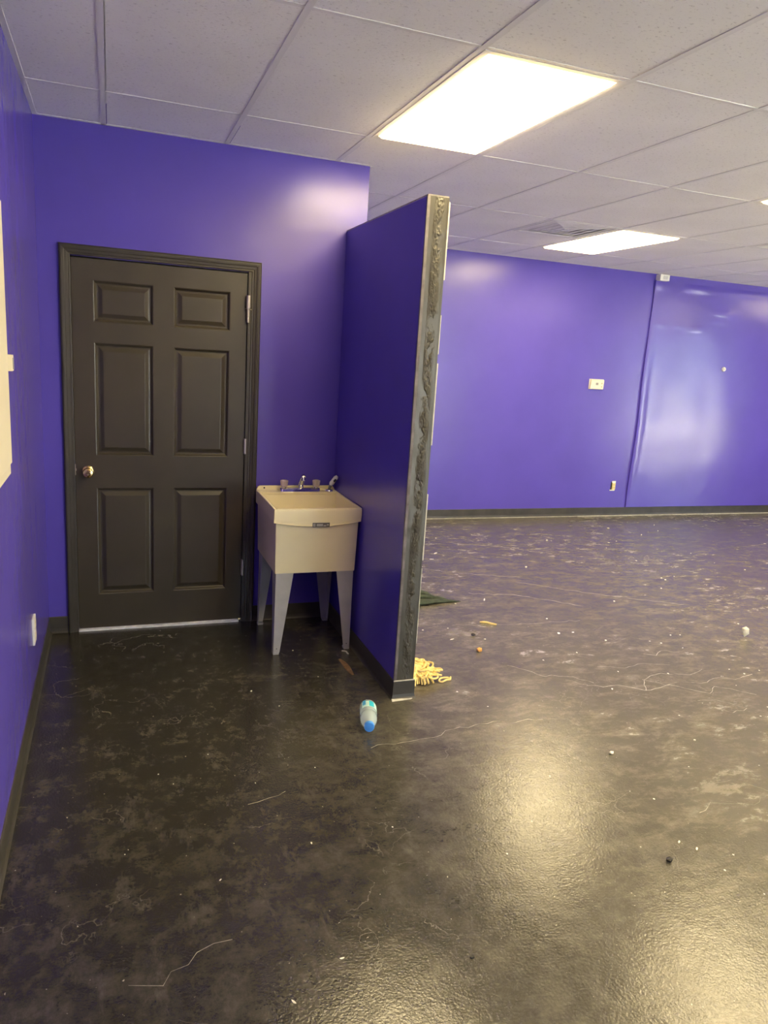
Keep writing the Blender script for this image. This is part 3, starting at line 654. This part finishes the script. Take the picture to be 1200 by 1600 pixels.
chip(.020, .8, 1, M_orange, 'orange_crumb', 'orange crumb on the floor past the mop head', 'crumb', (1.975, 3.557))
chip(.025, 1.5, 2, M_fleck, 'white_pebble', 'white lump standing on the open floor, largest of the white bits', 'lump', (3.837, 3.427))
chip(.0115, .7, 3, M_fleck, 'white_pellet', 'round white pellet on the bare floor between mop head and lamp reflections', 'pellet', (2.031, 2.395))
chip(.013, .6, 4, M_blk, 'black_clump', 'black grit clump on the floor between the lamp reflections', 'grit', (1.783, 1.741), .6, 1.3)
chip(.006, .6, 5, M_blk, 'black_crumb', 'tiny black crumb alone on bare floor, smaller than the black grit clump', 'grit', (.932, 1.550), .2, 1.3)
chip(.016, .5, 6, M_blk, 'black_crumb', 'black crumb near the yellow curled fragment', 'grit', (2.055, 3.79), .2, 1.1)
# scattered white flecks (position from the photograph's floor)
FL = [(1.72,4.78,.022,1.6),(2.62,3.72,.016,2.0),(2.72,3.71,.013,1),(2.55,3.42,.010,1),(2.85,3.55,.013,1),(2.9,3.05,.010,1),(2.45,2.95,.009,1.5),(3.35,2.95,.010,1),(2.60,2.62,.009,1),
      (1.78,3.93,.011,1),(1.85,4.28,.012,1.5),(2.20,4.35,.014,1),(2.45,4.40,.010,4.5),(1.66,3.92,.012,1),(1.9,3.76,.010,3),(1.95,3.93,.009,1),(2.10,3.72,.012,1),(1.62,3.10,.010,1),(1.70,2.92,.008,1),
      (3.9,5.9,.020,1),(4.9,6.3,.020,1.5),(3.2,5.1,.016,1.5),(2.6,5.6,.02,3),(4.2,4.6,.015,1),(3.4,4.2,.014,1),(2.30,2.22,.007,1),(2.62,2.15,.007,1),(1.98,1.52,.006,1),(1.25,1.92,.006,1.5),(.92,2.16,.006,1),(.58,1.65,.006,2.4),(.62,2.15,.005,2),(.50,2.55,.005,1),(.35,2.8,.005,1),(.42,1.55,.005,3),
      (.93,3.78,.007,1),(.62,3.33,.008,1.4),(.72,3.15,.006,1),(.98,3.42,.007,1),(.15,2.7,.005,1),(.20,2.62,.004,1),(.02,2.25,.004,1),(.30,2.05,.004,2.5),(.75,2.6,.005,1),(3.05,2.5,.009,1)]
fr_ = random.Random(21)
for k in range(70):
    y = 1.6 + 4.9*fr_.random()**1.3; x = 1.55 + (y*.75+.6)*fr_.random(); FL.append((x, y, fr_.uniform(.004,.011)*(.5+y*.14), fr_.choice((1,1,1,1.6,2.6))))
for k, (x, y, r, s_) in enumerate(FL):
    shp = 'thin white sliver' if s_ >= 1.5 else 'small round white fleck'
    if x < 1.25 and y > 2.95: zone = 'in the sink nook'
    elif y > 4.85: zone = 'nearest the thermostat wall'
    elif y > 2.95: zone = 'past the mop head, level with the partition'
    else: zone = 'on the shiny floor in front of the partition end'
    chip(r*.66, .4 if s_ < 2 else .2, 20+k, M_fleck, 'white_sliver' if s_ >= 1.5 else 'white_fleck', shp + ' of debris ' + zone, 'debris', (x, y), random.uniform(0, 3), s_, shp + 's ' + zone)
# long pale cracks in the floor coating: thin raised ridges, part of the floor
def crack(pts, w, seed):
    rr = random.Random(seed); P = []
    for i in range(len(pts)-1):
        a, b_ = Vector(pts[i]), Vector(pts[i+1]); n = max(2, int((b_-a).length/.035)); nrm = Vector((-(b_-a).y, (b_-a).x)).normalized()
        for k in range(n): P.append(a+(b_-a)*k/n + nrm*rr.uniform(-.012,.012))
    P.append(Vector(pts[-1])); vs = []
    for i, p in enumerate(P):
        d = (P[min(i+1,len(P)-1)]-P[max(i-1,0)]).normalized(); nn_ = Vector((-d.y, d.x)); ww = w*.85*rr.uniform(.2,1.1)
        vs += [(p.x-nn_.x*ww, p.y-nn_.y*ww, .0002), (p.x, p.y, .0007), (p.x+nn_.x*ww, p.y+nn_.y*ww, .0002)]
    fs = [(i*3+k, i*3+k+1, i*3+4+k, i*3+3+k) for i in range(len(P)-1) for k in range(2)]
    o = MB().add(vs, fs).build('floor_crack', M_crack, floor, recalc=False)
crack([(1.02,2.70),(1.28,2.705),(1.44,2.76),(1.62,2.775),(1.90,2.745)], .0018, 1)
crack([(2.26,3.10),(2.42,2.98),(2.52,2.99),(2.62,2.90),(2.80,2.92),(2.95,2.80),(3.05,2.86),(3.2,2.72)], .0022, 2)
crack([(2.05,3.35),(2.18,3.18),(2.30,3.15),(2.40,3.04)], .002, 3)
crack([(2.62,2.90),(2.70,3.02),(2.86,3.06),(3.02,3.02),(3.15,3.06)], .0018, 4)
crack([(2.95,3.32),(3.02,3.28),(3.1,3.34),(3.2,3.30)], .0018, 5)
crack([(2.28,2.08),(2.42,2.10),(2.50,1.98),(2.36,1.93),(2.20,1.98),(2.1,1.94)], .0012, 6)
crack([(2.9,4.75),(3.4,4.35),(3.9,4.05)], .0025, 7)
crack([(2.0,3.98),(2.4,3.92),(2.9,3.90)], .0015, 8)
crack([(2.70,3.02),(2.78,2.93),(2.90,2.95),(3.00,2.90),(3.12,2.95),(3.28,2.90),(3.40,2.94)], .0018, 11)
crack([(2.55,3.22),(2.70,3.18),(2.85,3.20),(3.0,3.15)], .0015, 12)
crack([(2.82,2.74),(2.96,2.70),(3.02,2.60),(2.90,2.58),(2.84,2.66)], .0015, 13)
crack([(2.1,5.35),(2.5,5.05),(3.0,4.85)], .003, 14)
crack([(2.4,4.55),(2.75,4.45),(3.1,4.15)], .003, 15)
crack([(2.9,5.9),(3.3,5.75),(3.6,5.5)], .004, 16)
crack([(.02,1.72),(.10,1.70),(.20,1.78),(.30,1.80)], .0010, 9)
crack([(.45,2.42),(.53,2.44),(.60,2.47)], .0014, 10)
